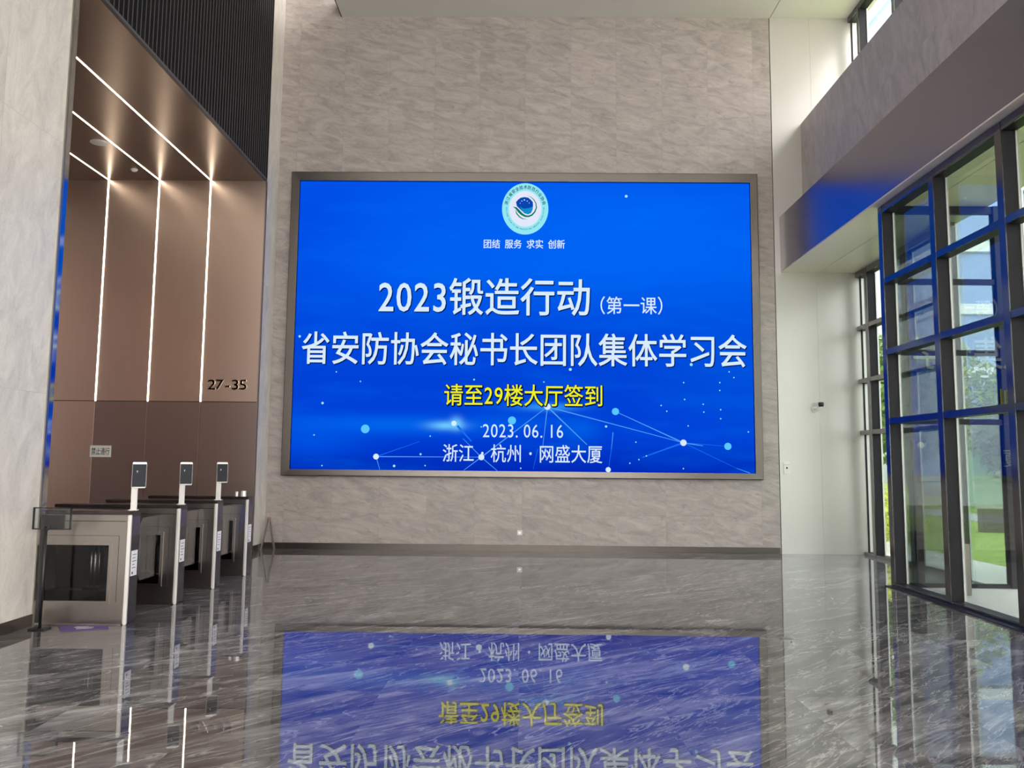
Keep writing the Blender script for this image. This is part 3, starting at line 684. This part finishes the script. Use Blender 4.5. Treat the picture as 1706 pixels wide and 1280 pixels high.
def tree(x, y, h, r, mt, label, seed):
    rnd = random.Random(seed); t = empty('tree', (x, y, -.03), label=label, cat='tree', group='trees on the lawn')
    b = MB(); b.tube([(0, 0, 0), (.05, .02, h*.3), (-.04, .05, h*.55), (.02, 0, h*.8)], [.16, .13, .10, .04], 10)
    for k in range(4):
        a = k*1.7+seed; b.tube([(0, 0, h*(.35+.08*k)), (math.cos(a)*r*.5, math.sin(a)*r*.5, h*(.55+.08*k))], [.06, .025], 7)
    b.build('trunk', 'bark', t, smooth=True)
    leaves(1500, r, r, h*.36, h*.64, .17*(r/1.6)**.5, rnd, .25).build('foliage', mt, t)
TR = [(10.0, 21.0, 5.2, 1.5, 'leaf_mid', 'bright green tree just outside the narrow glazing by the white panels'),
      (11.0, 27.0, 6.0, 1.9, 'leaf', 'dark green tree standing at the paving edge behind the bright green one'),
      (17.6, 32.2, 6.5, 1.6, 'leaf_mid', 'broad mid green tree across the footpath'),
      (17.2, 28.0, 3.6, 1.3, 'leaf', 'dark round low tree just beyond the footpath'),
      (24.5, 31.0, 6.0, 2.2, 'leaf', 'dark broad tree far over the lawn'),
      (20.6, 31.4, 4.0, 1.4, 'leaf_mid', 'low green tree on the lawn in front of the pale green hut'),
      (24.0, 37.5, 7.0, 2.3, 'leaf_mid', 'tall light green tree before the banded tower'),
      (14.2, 34.5, 6.2, 2.1, 'leaf', 'tall dark tree before the lower pale office block')]
for i, a in enumerate(TR): tree(*a, i+3)
def shrub(x, y, r, h, label, seed):
    rnd = random.Random(seed); t = empty('shrub', (x, y, -.02), label=label, cat='shrub', group='yellow green shrubs along the glazing')
    b = MB()
    for k in range(7):
        a = k*.9; b.tube([(0, 0, 0), (math.cos(a)*r*.6, math.sin(a)*r*.6, h*.75)], [.012, .006], 6)
    b.build('stem', 'bark', t)
    leaves(420, r, r, h*.5, h*.55, .06, rnd, .1).build('foliage', 'leaf_yellow', t)
for i, (x, y, r, h, lb) in enumerate([(6.95, 14.7, .45, 1.0, 'yellow green shrub outside the narrow glazing next to the white panels'), (7.3, 15.9, .5, 1.15, 'second yellow green shrub behind the one at the narrow glazing'), (7.0, 10.9, .4, .85, 'yellow green shrub beyond the open corner of the vestibule'), (7.6, 11.6, .45, .95, 'taller yellow green shrub behind the vestibule corner shrub'), (8.1, 17.5, .55, 1.2, 'farthest of the yellow green shrubs, by the bright green tree')]): shrub(x, y, r, h, lb, 40+i)
t = empty('stone_plaque', (11.6, 19.4, -.03), label='low dark grey plaque wall on the lawn outside the entrance', cat='plaque')
MB().box(-.6, .6, -.12, .12, 0, .55, bev=.01).build('body', 'plaque', t)
MB().box(-.66, .66, -.16, .16, .55, .60, bev=.01).build('coping', 'road', t)
t = empty('hut', (20.0, 35.0, -.03), label='pale green panelled hut far back among the trees', cat='hut')
MB().box(-.9, .9, -1, 1, 0, 3.0).build('wall', 'hut', t); MB().box(-1.0, 1.0, -1.1, 1.1, 3.0, 3.2).build('roof', 'slab_white', t)
def tower(x0, x1, y0, y1, h, step, label, cols):
    t = empty('street_building', ((x0+x1)/2, (y0+y1)/2, -.03), label=label, cat='building'); hx, hy = (x1-x0)/2, (y1-y0)/2
    MB().box(-hx+.3, hx-.3, -hy+.3, hy-.3, 0, h).build('glazing', 'tower_glass', t)
    z = step
    while z < h+.1:
        MB().box(-hx, hx, -hy, hy, z-.55, z).build('floor_band', 'slab_white', t); z += step
    for k in range(cols):
        x = -hx+.35+k*(2*hx-.7)/(cols-1); MB().box(x-.3, x+.3, -hy-.05, -hy+.3, 0, h).build('column', 'slab_white', t)
tower(22, 44, 42, 54, 33, 3.4, 'white banded office tower beyond the lawn', 6)
tower(11.5, 18.5, 40, 50, 22, 3.2, 'lower pale office block behind the dark trees', 4)
bpy.data.objects.remove(_fo); bpy.data.curves.remove(_fc)
